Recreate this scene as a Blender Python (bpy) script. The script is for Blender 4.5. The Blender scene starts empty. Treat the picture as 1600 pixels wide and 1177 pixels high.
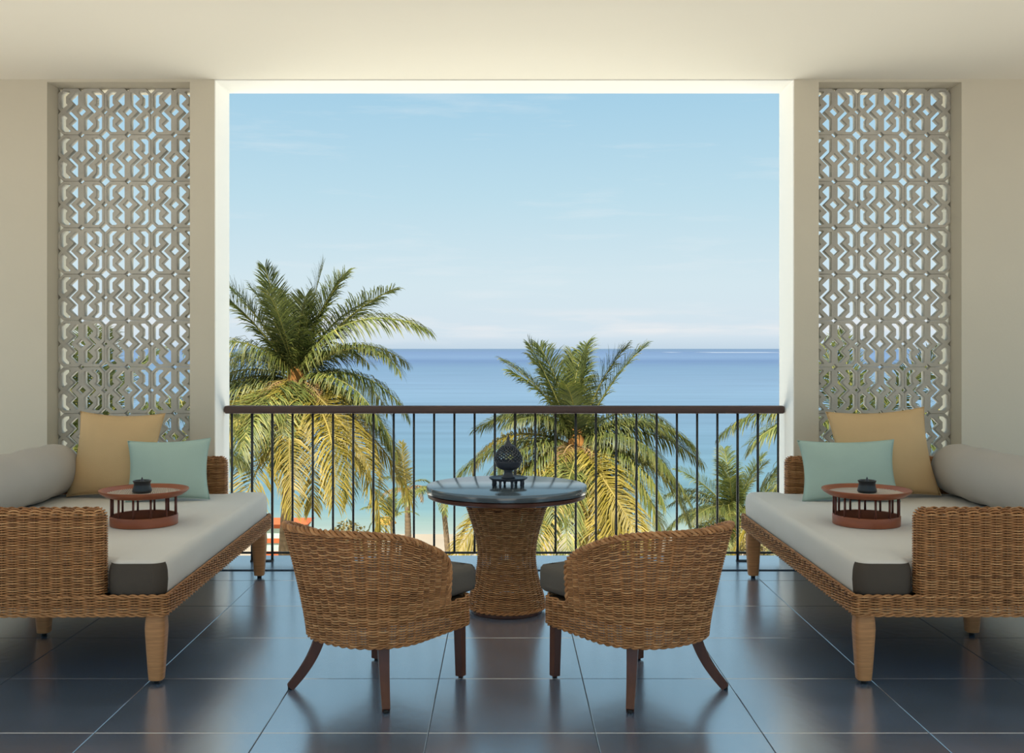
import bpy, bmesh, math, random
import numpy as np
from mathutils import Vector, Matrix

random.seed(7)
rng = np.random.default_rng(7)
scene = bpy.context.scene
COL = scene.collection
PI = math.pi
R = math.radians

# ------------------------------------------------------------------ camera, sky, sun, exposure
EYE = 1.35
F = 1660.0                                   # focal length in pixels of the 1600 px wide frame
cam_d = bpy.data.cameras.new('camera')
cam = bpy.data.objects.new('camera', cam_d)
COL.objects.link(cam)
cam.location = (0, 0, EYE)
cam.rotation_euler = (PI / 2, 0, 0)
cam_d.sensor_fit = 'HORIZONTAL'
cam_d.sensor_width = 36.0
cam_d.lens = 36.0 * F / 1600.0
cam_d.shift_x = (800 - 788) / 1600.0
cam_d.shift_y = -(588.5 - 545) / 1600.0
cam_d.clip_start = 0.05
cam_d.clip_end = 60000
scene.camera = cam

scene.view_settings.view_transform = 'Standard'
scene.view_settings.look = 'None'
scene.view_settings.gamma = 1.0
scene.view_settings.use_curve_mapping = False
scene.view_settings.exposure = 0.0


def lin(r, g, b):
    def f(c):
        c /= 255.0
        return c / 12.92 if c <= 0.04045 else ((c + 0.055) / 1.055) ** 2.4
    return (f(r), f(g), f(b), 1.0)


world = bpy.data.worlds.new('sky')
scene.world = world
world.use_nodes = True
nt = world.node_tree
nt.nodes.clear()
w_out = nt.nodes.new('ShaderNodeOutputWorld')
w_bg = nt.nodes.new('ShaderNodeBackground')
w_tc = nt.nodes.new('ShaderNodeTexCoord')
w_sep = nt.nodes.new('ShaderNodeSeparateXYZ')
w_ramp = nt.nodes.new('ShaderNodeValToRGB')
nt.links.new(w_tc.outputs['Generated'], w_sep.inputs[0])
nt.links.new(w_sep.outputs['Z'], w_ramp.inputs['Fac'])
els = w_ramp.color_ramp.elements
els[0].position = 0.0
els[0].color = lin(196, 215, 230)
els[1].position = 1.0
els[1].color = lin(136, 190, 226)
for p, c in ((0.012, (213, 228, 238)), (0.06, (212, 231, 239)), (0.14, (190, 222, 236)), (0.24, (164, 207, 231)), (0.5, (158, 203, 230))):
    e = els.new(p)
    e.color = lin(*c)
w_map = nt.nodes.new('ShaderNodeMapping')
w_map.inputs['Scale'].default_value = (5.0, 5.0, 42.0)
w_noise = nt.nodes.new('ShaderNodeTexNoise')
w_noise.inputs['Scale'].default_value = 1.3
w_noise.inputs['Detail'].default_value = 7
w_noise.inputs['Roughness'].default_value = 0.6
nt.links.new(w_tc.outputs['Generated'], w_map.inputs[0])
nt.links.new(w_map.outputs[0], w_noise.inputs['Vector'])
w_cr = nt.nodes.new('ShaderNodeValToRGB')
w_cr.color_ramp.elements[0].position = 0.56
w_cr.color_ramp.elements[0].color = (0, 0, 0, 1)
w_cr.color_ramp.elements[1].position = 0.78
w_cr.color_ramp.elements[1].color = (0.32, 0.32, 0.32, 1)
nt.links.new(w_noise.outputs['Fac'], w_cr.inputs['Fac'])
w_mix = nt.nodes.new('ShaderNodeMixRGB')
w_mix.inputs['Color2'].default_value = lin(234, 240, 243)
nt.links.new(w_cr.outputs['Color'], w_mix.inputs['Fac'])
nt.links.new(w_ramp.outputs['Color'], w_mix.inputs['Color1'])
# low cloud bank along the horizon
w_map2 = nt.nodes.new('ShaderNodeMapping')
w_map2.inputs['Scale'].default_value = (9.0, 9.0, 70.0)
w_map2.inputs['Location'].default_value = (1.7, 0.4, 0.0)
w_n2 = nt.nodes.new('ShaderNodeTexNoise')
w_n2.inputs['Scale'].default_value = 1.0
w_n2.inputs['Detail'].default_value = 8
nt.links.new(w_tc.outputs['Generated'], w_map2.inputs[0])
nt.links.new(w_map2.outputs[0], w_n2.inputs['Vector'])
w_band = nt.nodes.new('ShaderNodeValToRGB')
be = w_band.color_ramp.elements
be[0].position = 0.008; be[0].color = (0, 0, 0, 1)
be[1].position = 0.040; be[1].color = (0, 0, 0, 1)
for p_ in (0.016, 0.026):
    k_ = be.new(p_); k_.color = (1, 1, 1, 1)
nt.links.new(w_sep.outputs['Z'], w_band.inputs['Fac'])
w_mr = nt.nodes.new('ShaderNodeMapRange')
w_mr.inputs['From Min'].default_value = 0.46
w_mr.inputs['From Max'].default_value = 0.66
w_mr.inputs['To Max'].default_value = 0.8
nt.links.new(w_n2.outputs['Fac'], w_mr.inputs['Value'])
w_mul = nt.nodes.new('ShaderNodeMath'); w_mul.operation = 'MULTIPLY'
nt.links.new(w_band.outputs['Color'], w_mul.inputs[0]); nt.links.new(w_mr.outputs[0], w_mul.inputs[1])
w_mix2 = nt.nodes.new('ShaderNodeMixRGB')
w_mix2.inputs['Color2'].default_value = lin(236, 238, 240)
nt.links.new(w_mul.outputs[0], w_mix2.inputs['Fac'])
nt.links.new(w_mix.outputs['Color'], w_mix2.inputs['Color1'])
nt.links.new(w_mix2.outputs['Color'], w_bg.inputs['Color'])
w_bg.inputs['Strength'].default_value = 1.0
nt.links.new(w_bg.outputs[0], w_out.inputs[0])

sun_d = bpy.data.lights.new('sun', 'SUN')
sun_d.energy = 13.0
sun_d.color = (1.0, 0.97, 0.92)
sun_d.angle = R(0.6)
sun = bpy.data.objects.new('sun', sun_d)
COL.objects.link(sun)
sun.rotation_euler = Vector((0.22, 0.60, -1.0)).to_track_quat('-Z', 'Y').to_euler()


# ------------------------------------------------------------------ helpers
def tag(o, label=None, cat=None, group=None, kind=None):
    if label: o['label'] = label
    if cat: o['category'] = cat
    if group: o['group'] = group
    if kind: o['kind'] = kind
    return o


def link(name, me, mat=None, parent=None, loc=None, rot=None):
    o = bpy.data.objects.new(name, me)
    COL.objects.link(o)
    if mat is not None and me is not None:
        if len(me.materials) == 0:
            me.materials.append(mat)
    if parent is not None:
        o.parent = parent
    if loc is not None: o.location = loc
    if rot is not None: o.rotation_euler = rot
    return o


def thing(name, label, cat, loc=(0, 0, 0), rotz=0.0, group=None):
    o = bpy.data.objects.new(name, None)
    COL.objects.link(o)
    o.location = loc
    o.rotation_euler = (0, 0, rotz)
    o.empty_display_size = 0.1
    return tag(o, label, cat, group)


def np_mesh(name, V, Fq, smooth=True, tone=None, sharp=None):
    """V (n,3), Fq list of face arrays (each (m,k) int) -> mesh"""
    me = bpy.data.meshes.new(name)
    if not isinstance(Fq, (list, tuple)): Fq = [Fq]
    Fq = [np.asarray(f, dtype=np.int32) for f in Fq if len(f)]
    loops = np.concatenate([f.ravel() for f in Fq])
    totals = np.concatenate([np.full(len(f), f.shape[1], dtype=np.int32) for f in Fq])
    starts = np.concatenate([[0], np.cumsum(totals)[:-1]]).astype(np.int32)
    V = np.ascontiguousarray(V, dtype=np.float32)
    me.vertices.add(len(V))
    me.vertices.foreach_set('co', V.ravel())
    me.loops.add(len(loops))
    me.loops.foreach_set('vertex_index', loops.astype(np.int32))
    me.polygons.add(len(totals))
    me.polygons.foreach_set('loop_start', starts)
    me.update(calc_edges=True)
    me.polygons.foreach_set('use_smooth', np.full(len(totals), smooth))
    if tone is not None:
        a = me.attributes.new('tone', 'FLOAT', 'POINT')
        a.data.foreach_set('value', np.ascontiguousarray(tone, dtype=np.float32))
    if sharp is not None:
        me.set_sharp_from_angle(angle=R(sharp))
    me.validate()
    return me


class Geo:
    """collects numpy geometry into one mesh"""
    def __init__(self):
        self.V = []; self.Q = []; self.T = []; self.tone = []; self.n = 0

    def add(self, V, quads=None, tris=None, tone=0.5):
        V = np.asarray(V, dtype=np.float64).reshape(-1, 3)
        if quads is not None and len(quads): self.Q.append(np.asarray(quads) + self.n)
        if tris is not None and len(tris): self.T.append(np.asarray(tris) + self.n)
        self.V.append(V)
        self.tone.append(np.full(len(V), tone) if np.isscalar(tone) else tone)
        self.n += len(V)

    def tube(self, P, rad, k=6, closed=False, N=None, caps=True, tone=0.5):
        P = np.asarray(P, dtype=np.float64)
        n = len(P)
        rad = np.broadcast_to(np.asarray(rad, dtype=np.float64), (n,))
        if closed:
            T = np.roll(P, -1, 0) - np.roll(P, 1, 0)
        else:
            T = np.gradient(P, axis=0)
        T /= np.linalg.norm(T, axis=1)[:, None] + 1e-12
        if N is None:
            ref = np.array([0, 0, 1.0]) if abs(T[:, 2]).mean() < 0.8 else np.array([1.0, 0, 0])
            N = np.broadcast_to(ref, P.shape)
        B = np.cross(T, N)
        B /= np.linalg.norm(B, axis=1)[:, None] + 1e-12
        N2 = np.cross(B, T)
        a = np.arange(k) * 2 * PI / k + PI / k
        V = P[:, None, :] + rad[:, None, None] * (np.cos(a)[None, :, None] * N2[:, None, :] + np.sin(a)[None, :, None] * B[:, None, :])
        V = V.reshape(-1, 3)
        m = n if closed else n - 1
        i = np.arange(m)[:, None]
        j = np.arange(k)[None, :]
        i2 = (i + 1) % n
        j2 = (j + 1) % k
        q = np.stack([i * k + j, i * k + j2, i2 * k + j2, i2 * k + j], -1).reshape(-1, 4)
        tris = None
        if caps and not closed:
            V = np.vstack([V, P[:1], P[-1:]])
            c0 = n * k; c1 = c0 + 1
            jj = np.arange(k); jn = (jj + 1) % k
            tris = np.vstack([np.stack([np.full(k, c0), jn, jj], -1),
                              np.stack([np.full(k, c1), (n - 1) * k + jj, (n - 1) * k + jn], -1)])
        self.add(V, q, tris, tone)

    def box(self, c, s, rz=0.0, tone=0.5):
        x, y, z = np.array(s) / 2.0
        V = np.array([[-x, -y, -z], [x, -y, -z], [x, y, -z], [-x, y, -z], [-x, -y, z], [x, -y, z], [x, y, z], [-x, y, z]])
        if rz:
            cr, sr = math.cos(rz), math.sin(rz)
            V = V @ np.array([[cr, sr, 0], [-sr, cr, 0], [0, 0, 1]])
        self.add(V + np.array(c), [[0, 3, 2, 1], [4, 5, 6, 7], [0, 1, 5, 4], [1, 2, 6, 5], [2, 3, 7, 6], [3, 0, 4, 7]], None, tone)

    def lathe(self, prof, n=48, c=(0, 0, 0), tone=0.5):
        prof = np.array(prof, dtype=np.float64)
        a = np.arange(n) * 2 * PI / n
        m = len(prof)
        V = np.stack([prof[:, 0][:, None] * np.cos(a), prof[:, 0][:, None] * np.sin(a), np.broadcast_to(prof[:, 1][:, None], (m, n))], -1).reshape(-1, 3)
        i = np.arange(m - 1)[:, None]; j = np.arange(n)[None, :]; j2 = (j + 1) % n
        q = np.stack([i * n + j, i * n + j2, (i + 1) * n + j2, (i + 1) * n + j], -1).reshape(-1, 4)
        self.add(V + np.array(c), q, None, tone)

    def mesh(self, name, smooth=True, sharp=None, tone=False):
        faces = []
        if self.Q: faces.append(np.vstack(self.Q))
        if self.T: faces.append(np.vstack(self.T))
        return np_mesh(name, np.vstack(self.V), faces, smooth, np.concatenate(self.tone) if tone else None, sharp)


def rounded_box(name, sx, sy, sz, r=0.02, seg=4, center=(0, 0, 0)):
    bm = bmesh.new()
    bmesh.ops.create_cube(bm, size=1.0)
    bmesh.ops.scale(bm, vec=(sx, sy, sz), verts=bm.verts)
    bmesh.ops.bevel(bm, geom=list(bm.edges), offset=r, segments=seg, profile=0.5, affect='EDGES')
    bmesh.ops.translate(bm, vec=center, verts=bm.verts)
    me = bpy.data.meshes.new(name)
    bm.to_mesh(me); bm.free()
    me.polygons.foreach_set('use_smooth', [True] * len(me.polygons))
    me.set_sharp_from_angle(angle=R(50))
    return me


# ------------------------------------------------------------------ materials
def pmat(name, col, rough=0.6, spec=0.5, var=0.0, vscale=6.0, vstretch=(1, 1, 1), bump=0.0, bscale=60.0, bstretch=(1, 1, 1),
         metal=0.0, tone=0.0, tone_cols=None, trans=0.0, objrand=0.0, sheen=0.0, detail=4):
    m = bpy.data.materials.new(name)
    m.use_nodes = True
    t = m.node_tree
    bs = t.nodes['Principled BSDF']
    bs.inputs['Roughness'].default_value = rough
    bs.inputs['Specular IOR Level'].default_value = spec
    bs.inputs['Metallic'].default_value = metal
    if sheen: bs.inputs['Sheen Weight'].default_value = sheen
    base = t.nodes.new('ShaderNodeRGB')
    base.outputs[0].default_value = col
    out = base.outputs[0]
    tc = t.nodes.new('ShaderNodeTexCoord')
    if tone_cols:
        at = t.nodes.new('ShaderNodeAttribute'); at.attribute_name = 'tone'
        rp = t.nodes.new('ShaderNodeValToRGB')
        rp.color_ramp.elements[0].color = tone_cols[0]
        rp.color_ramp.elements[1].color = tone_cols[-1]
        for q, c in enumerate(tone_cols[1:-1]):
            e = rp.color_ramp.elements.new((q + 1) / (len(tone_cols) - 1)); e.color = c
        t.links.new(at.outputs['Fac'], rp.inputs['Fac'])
        out = rp.outputs['Color']
    if objrand:
        oi = t.nodes.new('ShaderNodeObjectInfo')
        mr = t.nodes.new('ShaderNodeMapRange')
        mr.inputs['To Min'].default_value = 1 - objrand
        mr.inputs['To Max'].default_value = 1 + objrand
        t.links.new(oi.outputs['Random'], mr.inputs['Value'])
        mx = t.nodes.new('ShaderNodeVectorMath'); mx.operation = 'SCALE'
        t.links.new(out, mx.inputs[0]); t.links.new(mr.outputs[0], mx.inputs['Scale'])
        out = mx.outputs[0]
    if var:
        mp = t.nodes.new('ShaderNodeMapping'); mp.inputs['Scale'].default_value = vstretch
        t.links.new(tc.outputs['Object'], mp.inputs[0])
        ns = t.nodes.new('ShaderNodeTexNoise'); ns.inputs['Scale'].default_value = vscale; ns.inputs['Detail'].default_value = detail
        t.links.new(mp.outputs[0], ns.inputs['Vector'])
        mr = t.nodes.new('ShaderNodeMapRange')
        mr.inputs['From Min'].default_value = 0.25; mr.inputs['From Max'].default_value = 0.75
        mr.inputs['To Min'].default_value = 1 - var; mr.inputs['To Max'].default_value = 1 + var
        t.links.new(ns.outputs['Fac'], mr.inputs['Value'])
        mx = t.nodes.new('ShaderNodeVectorMath'); mx.operation = 'SCALE'
        t.links.new(out, mx.inputs[0]); t.links.new(mr.outputs[0], mx.inputs['Scale'])
        out = mx.outputs[0]
    t.links.new(out, bs.inputs['Base Color'])
    if bump:
        mp = t.nodes.new('ShaderNodeMapping'); mp.inputs['Scale'].default_value = bstretch
        t.links.new(tc.outputs['Object'], mp.inputs[0])
        ns = t.nodes.new('ShaderNodeTexNoise'); ns.inputs['Scale'].default_value = bscale; ns.inputs['Detail'].default_value = 3
        t.links.new(mp.outputs[0], ns.inputs['Vector'])
        bp = t.nodes.new('ShaderNodeBump'); bp.inputs['Strength'].default_value = bump; bp.inputs['Distance'].default_value = 0.01
        t.links.new(ns.outputs['Fac'], bp.inputs['Height'])
        t.links.new(bp.outputs[0], bs.inputs['Normal'])
    if trans:
        tr = t.nodes.new('ShaderNodeBsdfTranslucent')
        t.links.new(out, tr.inputs['Color'])
        ms = t.nodes.new('ShaderNodeMixShader'); ms.inputs[0].default_value = trans
        mo = t.nodes['Material Output']
        t.links.new(bs.outputs[0], ms.inputs[1]); t.links.new(tr.outputs[0], ms.inputs[2])
        t.links.new(ms.outputs[0], mo.inputs['Surface'])
    return m


M = {}
M['plaster'] = pmat('plaster', lin(210, 202, 184), 0.85, 0.2, var=0.02, vscale=1.5, bump=0.05, bscale=90)
M['ceiling'] = pmat('ceiling_paint', lin(240, 234, 220), 0.9, 0.2, var=0.01, vscale=1.0)
M['white_paint'] = pmat('white_paint', lin(250, 248, 242), 0.8, 0.2)
M['block'] = pmat('cement_block', lin(190, 186, 176), 0.9, 0.2, var=0.10, vscale=7, bump=0.25, bscale=120, objrand=0.05)
M['slate'] = pmat('slate_tile', lin(100, 119, 144), 0.25, 1.0, var=0.28, vscale=3.0, bump=0.10, bscale=22, objrand=0.12, detail=7)
M['slate'].node_tree.nodes['Principled BSDF'].inputs['IOR'].default_value = 2.4
_b = M['slate'].node_tree.nodes['Principled BSDF']
_b.inputs['Coat Weight'].default_value = 0.95
_b.inputs['Coat IOR'].default_value = 3.8
_b.inputs['Coat Roughness'].default_value = 0.22
M['grout'] = pmat('grout', lin(72, 78, 82), 0.5, 0.3)
M['slot'] = pmat('drain_slot', lin(28, 30, 32), 0.6, 0.3)
M['metal'] = pmat('dark_metal', lin(38, 38, 38), 0.45, 0.5)
M['handrail'] = pmat('handrail_wood', lin(84, 62, 56), 0.45, 0.4, var=0.15, vscale=8, vstretch=(0.3, 4, 4))
WC = [lin(108, 67, 38), lin(168, 116, 71), lin(212, 162, 112)]
M['wicker'] = pmat('wicker', lin(150, 105, 60), 0.55, 0.35, tone_cols=WC, var=0.22, vscale=26)
M['wrap'] = pmat('wrapped_rattan', lin(184, 130, 84), 0.5, 0.35, var=0.2, vscale=30, vstretch=(0.5, 0.5, 6))
M['deck'] = pmat('seat_deck', lin(70, 55, 40), 0.8, 0.2)
M['mahogany'] = pmat('mahogany', lin(84, 46, 32), 0.35, 0.45, var=0.2, vscale=10, vstretch=(4, 4, 0.5))
M['redwood'] = pmat('red_wood', lin(148, 82, 52), 0.4, 0.45, var=0.15, vscale=9, vstretch=(1, 1, 4))
M['rod'] = pmat('rod_wood', lin(96, 48, 36), 0.4, 0.4)
M['glide'] = pmat('black_glide', lin(18, 18, 18), 0.5, 0.4)
M['fabric'] = pmat('taupe_fabric', lin(216, 211, 204), 0.9, 0.15, var=0.03, vscale=3, bump=0.12, bscale=260, sheen=0.1)
M['dark_fabric'] = pmat('charcoal_fabric', lin(100, 94, 87), 0.9, 0.15, var=0.05, vscale=5, bump=0.12, bscale=260)
M['bolster'] = pmat('bolster_fabric', lin(182, 176, 169), 0.9, 0.15, var=0.03, vscale=3, bump=0.12, bscale=260)
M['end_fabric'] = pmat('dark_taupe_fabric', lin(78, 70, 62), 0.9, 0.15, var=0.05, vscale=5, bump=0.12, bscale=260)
M['ochre'] = pmat('ochre_linen', lin(206, 174, 130), 0.9, 0.15, var=0.04, vscale=5, bump=0.12, bscale=240)
M['mint'] = pmat('mint_linen', lin(172, 194, 184), 0.9, 0.15, var=0.04, vscale=5, bump=0.12, bscale=240)
M['tabletop'] = pmat('slate_table', lin(78, 88, 94), 0.16, 0.8, var=0.1, vscale=5)
M['tabletop'].node_tree.nodes['Principled BSDF'].inputs['IOR'].default_value = 1.7
M['iron'] = pmat('cast_iron', lin(54, 58, 68), 0.5, 0.5, bump=0.1, bscale=80)
M['black_ceramic'] = pmat('black_ceramic', lin(34, 40, 44), 0.35, 0.5)
M['mat'] = pmat('tray_reed', lin(196, 178, 160), 0.5, 0.4, var=0.1, vscale=20)
M['trunk'] = pmat('palm_trunk', lin(98, 82, 62), 0.9, 0.1, var=0.3, vscale=3, vstretch=(0.5, 0.5, 6), bump=0.5, bscale=6, bstretch=(0.3, 0.3, 5))
LC = [lin(42, 54, 22), lin(88, 94, 38), lin(150, 138, 70)]
M['frond'] = pmat('palm_leaf', lin(120, 140, 50), 0.55, 0.35, tone_cols=LC, var=0.2, vscale=1.5, trans=0.28, objrand=0.2)
LY = [lin(76, 76, 24), lin(124, 108, 32), lin(162, 140, 74)]
M['frond_old'] = pmat('palm_leaf_yellow', lin(200, 170, 60), 0.55, 0.3, tone_cols=LY, var=0.2, vscale=1.5, trans=0.3, objrand=0.15)
LD = [lin(84, 62, 34), lin(122, 94, 56), lin(152, 126, 82)]
M['frond_dry'] = pmat('palm_leaf_dry', lin(180, 150, 90), 0.7, 0.2, tone_cols=LD, var=0.2, vscale=1.5, trans=0.2)
M['coconut'] = pmat('coconut_husk', lin(118, 108, 40), 0.5, 0.4, var=0.15, vscale=4)
M['fibre'] = pmat('palm_fibre', lin(140, 96, 48), 0.9, 0.1, var=0.3, vscale=5)
M['sand'] = pmat('sand', lin(136, 124, 106), 0.95, 0.1, var=0.08, vscale=0.3)
M['ground_bounce_pale'] = pmat('ground_bounce_pale', lin(240, 233, 218), 0.95, 0.1, var=0.03, vscale=0.3)  # near-white so the hidden ground throws sunlight upward
M['rear_bounce'] = pmat('rear_bounce_grey', lin(142, 136, 128), 0.9, 0.1)  # grey level sets how much sunlight the added rear ground bounces in
M['hut_trim'] = pmat('hut_trim', lin(150, 78, 42), 0.7, 0.2)
M['hut_panel'] = pmat('hut_panel', lin(150, 166, 150), 0.7, 0.2)
M['thatch'] = pmat('parasol_cloth', lin(180, 132, 60), 0.8, 0.2)
M['foam'] = pmat('sea_foam', lin(136, 140, 142), 0.9, 0.1)
M['bush'] = pmat('bush_leaf', lin(132, 118, 66), 0.6, 0.3, tone_cols=[lin(60, 60, 28), lin(104, 92, 46), lin(150, 128, 72)], trans=0.2)


# ------------------------------------------------------------------ structure
Y_IN, Y_OUT, Y_EDGE = 6.54, 6.875, 6.93
ZC = 3.008
W = 1.785                    # half width of the big opening
P_OUT = 1.936                # pier outer side
S_OUT = 2.815                # outer side of the screen opening
Y_SCR = 6.69
Z_SILL, Z_HEAD = 0.648, 2.992

# floor bed, tiles as parts
g = Geo()
g.box((0, (6.438 + 2.4) / 2, -0.0775), (7.6, 6.438 - 2.4, 0.15))
floor = link('floor', g.mesh('floor_bed', smooth=False), M['grout'])
floor['kind'] = 'structure'
TW, TD = 0.5865, 0.6135


def tile_mesh(sx, sy):
    bm = bmesh.new()
    bmesh.ops.create_cube(bm, size=1.0)
    bmesh.ops.scale(bm, vec=(sx, sy, 0.02), verts=bm.verts)
    bmesh.ops.translate(bm, vec=(0, 0, -0.01), verts=bm.verts)
    top = [e for e in bm.edges if all(abs(v.co.z) < 1e-4 for v in e.verts)]
    bmesh.ops.bevel(bm, geom=top, offset=0.0015, segments=1, affect='EDGES')
    me = bpy.data.meshes.new('tile')
    bm.to_mesh(me); bm.free()
    return me


GR = 0.0026
yj = [3.73 - TD * k for k in range(2, 0, -1)] + [3.73 + TD * k for k in range(0, 5)]
yj = [y for y in yj if y < 6.3] + [6.438]
xj = [-1.44 + TW * k for k in range(-4, 10)]
cache = {}
for a, b in zip(yj[:-1], yj[1:]):
    for c, d in zip(xj[:-1], xj[1:]):
        key = (round(d - c, 3), round(b - a, 3))
        if key not in cache:
            cache[key] = tile_mesh(d - c - GR, b - a - GR)
        link('tile', cache[key], M['slate'], floor, ((c + d) / 2, (a + b) / 2, 0))
# rest of the room's floor (behind the camera and beyond the frame) in the same slate
g = Geo()
for s in (-1, 1):
    x0, x1 = (xj[-1], 3.86) if s > 0 else (-3.86, xj[0])
    g.box(((x0 + x1) / 2, (yj[0] + 6.438) / 2, -0.012), (x1 - x0 - 0.004, 6.438 - yj[0], 0.02))
link('tile_field', g.mesh('tile_field', smooth=False), M['slate'], floor)

# threshold slab with the drain slot in front of it
g = Geo()
g.box((0, (6.494 + Y_EDGE) / 2, -0.16), (12.0, Y_EDGE - 6.494, 0.32))
thr = link('floor_threshold', g.mesh('floor_threshold', smooth=False), M['slate'])
thr['kind'] = 'structure'
g = Geo()
g.box((0, 6.466, -0.07), (12.0, 0.056, 0.04))
link('drain_slot', g.mesh('drain_slot', smooth=False), M['slot'], thr)

# ceiling and white head band
g = Geo()
g.box((0, (Y_IN + 0.9) / 2, ZC + 0.15), (9.0, Y_IN - 0.9, 0.30))
ceil = link('ceiling', g.mesh('ceiling', smooth=False), M['ceiling'])
ceil['kind'] = 'structure'
g = Geo()
g.box((0, (Y_IN + 0.004 + Y_OUT) / 2, ZC + 0.147), (12.0, Y_OUT - Y_IN - 0.004, 0.306))
lint = link('trim_1', g.mesh('head_beam', smooth=False), M['white_paint'])
lint['kind'] = 'structure'

for s, nm in ((-1, 'wall_left'), (1, 'wall_right')):
    g = Geo()
    ym, yd = (Y_IN + Y_OUT) / 2, Y_OUT - Y_IN
    g.box((s * (W + P_OUT) / 2, ym, 1.504), (P_OUT - W, yd, 3.008))                       # pier
    g.box((s * (S_OUT + 6.0) / 2, ym, 1.504), (6.0 - S_OUT, yd, 3.008))                   # wall beyond the screen
    g.box((s * (P_OUT + S_OUT) / 2, ym, Z_SILL / 2), (S_OUT - P_OUT, yd, Z_SILL))         # below the screen
    g.box((s * (P_OUT + S_OUT) / 2, ym, (Z_HEAD + ZC) / 2), (S_OUT - P_OUT, yd, ZC - Z_HEAD))
    w_ = link(nm, g.mesh(nm, smooth=False), M['plaster'])
    w_['kind'] = 'structure'

for s, nm in ((-1, 'trim_2'), (1, 'trim_3')):
    g = Geo()
    g.box((s * (W - 0.003), (Y_IN + 0.002 + Y_OUT) / 2, 1.504), (0.006, Y_OUT - Y_IN - 0.002, 3.0))
    o = link(nm, g.mesh('jamb_lining', smooth=False), M['white_paint']); o['kind'] = 'structure'

# ------------------------------------------------------------------ pierced block screens
def block_mesh():
    H = 0.2925 / 2
    cu = bpy.data.curves.new('block_outline', 'CURVE')
    cu.dimensions = '2D'
    cu.fill_mode = 'BOTH'
    cu.extrude = 0.0265
    cu.bevel_depth = 0.0012
    cu.bevel_resolution = 0
    cu.offset = -0.0012

    def poly(pts):
        sp = cu.splines.new('POLY')
        sp.points.add(len(pts) - 1)
        for p, (x, y) in zip(sp.points, pts):
            p.co = (x * H, y * H, 0, 1)
        sp.use_cyclic_u = True
    e = 0.995
    q = [(e, 0.13), (e, 0.77), (0.77, e), (0.13, e), (0, 0.87)]
    out = [(0.87, 0)] + q
    out += [(-x, y) for x, y in reversed(q[:-1])] + [(-0.87, 0)]
    low = [(-x, -y) for x, y in q] 
    out += low + [(x, -y) for x, y in reversed(q[:-1])]
    poly(out)
    poly([(0.21, 0), (0, 0.21), (-0.21, 0), (0, -0.21)])
    Bq = [(0.65, 0), (0.32, 0.33), (0.53, 0.54), (0.25, 0.82), (0.13, 0.82), (0.13, 0.31), (0.44, 0)]
    Bp = Bq + [(x, -y) for x, y in reversed(Bq[1:-1])]
    poly(Bp)
    poly([(-x, y) for x, y in Bp])
    A = [(0.50, 0.88), (0.75, 0.88), (0.90, 0.73), (0.90, 0.22), (0.79, 0.12), (0.58, 0.28), (0.65, 0.36), (0.65, 0.64), (0.46, 0.83)]
    for sx in (1, -1):
        for sy in (1, -1):
            poly([(sx * x, sy * y) for x, y in A])
    ob = bpy.data.objects.new('tmp', cu)
    me = bpy.data.meshes.new_from_object(ob)
    bpy.data.objects.remove(ob)
    me.transform(Matrix.Rotation(PI / 2, 4, 'X'))
    me.name = 'breeze_block'
    return me


bme = block_mesh()
bme.materials.clear()
for s, lab in ((-1, 'tall pierced cement block screen in the wall behind the left daybed'), (1, 'tall pierced cement block screen in the wall behind the right daybed')):
    t = thing('block_screen', lab, 'screen', (s * (P_OUT + S_OUT) / 2, Y_SCR + 0.035, Z_SILL), 0, 'pierced block screens')
    for r_ in range(8):
        for c_ in range(3):
            link('breeze_block', bme, M['block'], t, ((c_ - 1) * 0.293, 0, 0.1465 + r_ * 0.293))

# ------------------------------------------------------------------ balcony railing
t = thing('balcony_railing', 'balcony railing with brown handrail and thin dark metal bars', 'railing', (0, 6.75, 0))
me = rounded_box('handrail', 2 * W - 0.02, 0.06, 0.05, 0.012, 3, (0, 0, 0.963))
link('handrail', me, M['handrail'], t)
g = Geo(); g.box((0, 0, 0.053), (2 * W - 0.05, 0.014, 0.012))
link('bottom_rail', g.mesh('bottom_rail', smooth=False), M['metal'], t)
g = Geo(); g.tube([(0, 0, 0.055), (0, 0, 0.5), (0, 0, 0.945)], 0.0075, 8)
bar = g.mesh('baluster')
g = Geo(); g.tube([(0, 0, 0.0), (0, 0, 0.5), (0, 0, 0.945)], 0.0085, 8)
post = g.mesh('baluster_post')
posts = (1, 2, 13, 14, 25, 26)
for k in range(28):
    x = -1.731 + k * 0.12852
    link('baluster', post if k in posts else bar, M['metal'], t, (x, 0, 0))
for k in (1, 13, 25):
    g = Geo(); g.box((0, 0, 0.004), (0.1455, 0.03, 0.008))
    link('foot_plate', g.mesh('foot_plate', smooth=False), M['metal'], t, (-1.731 + (k + 0.5) * 0.12852, 0, 0))


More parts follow.
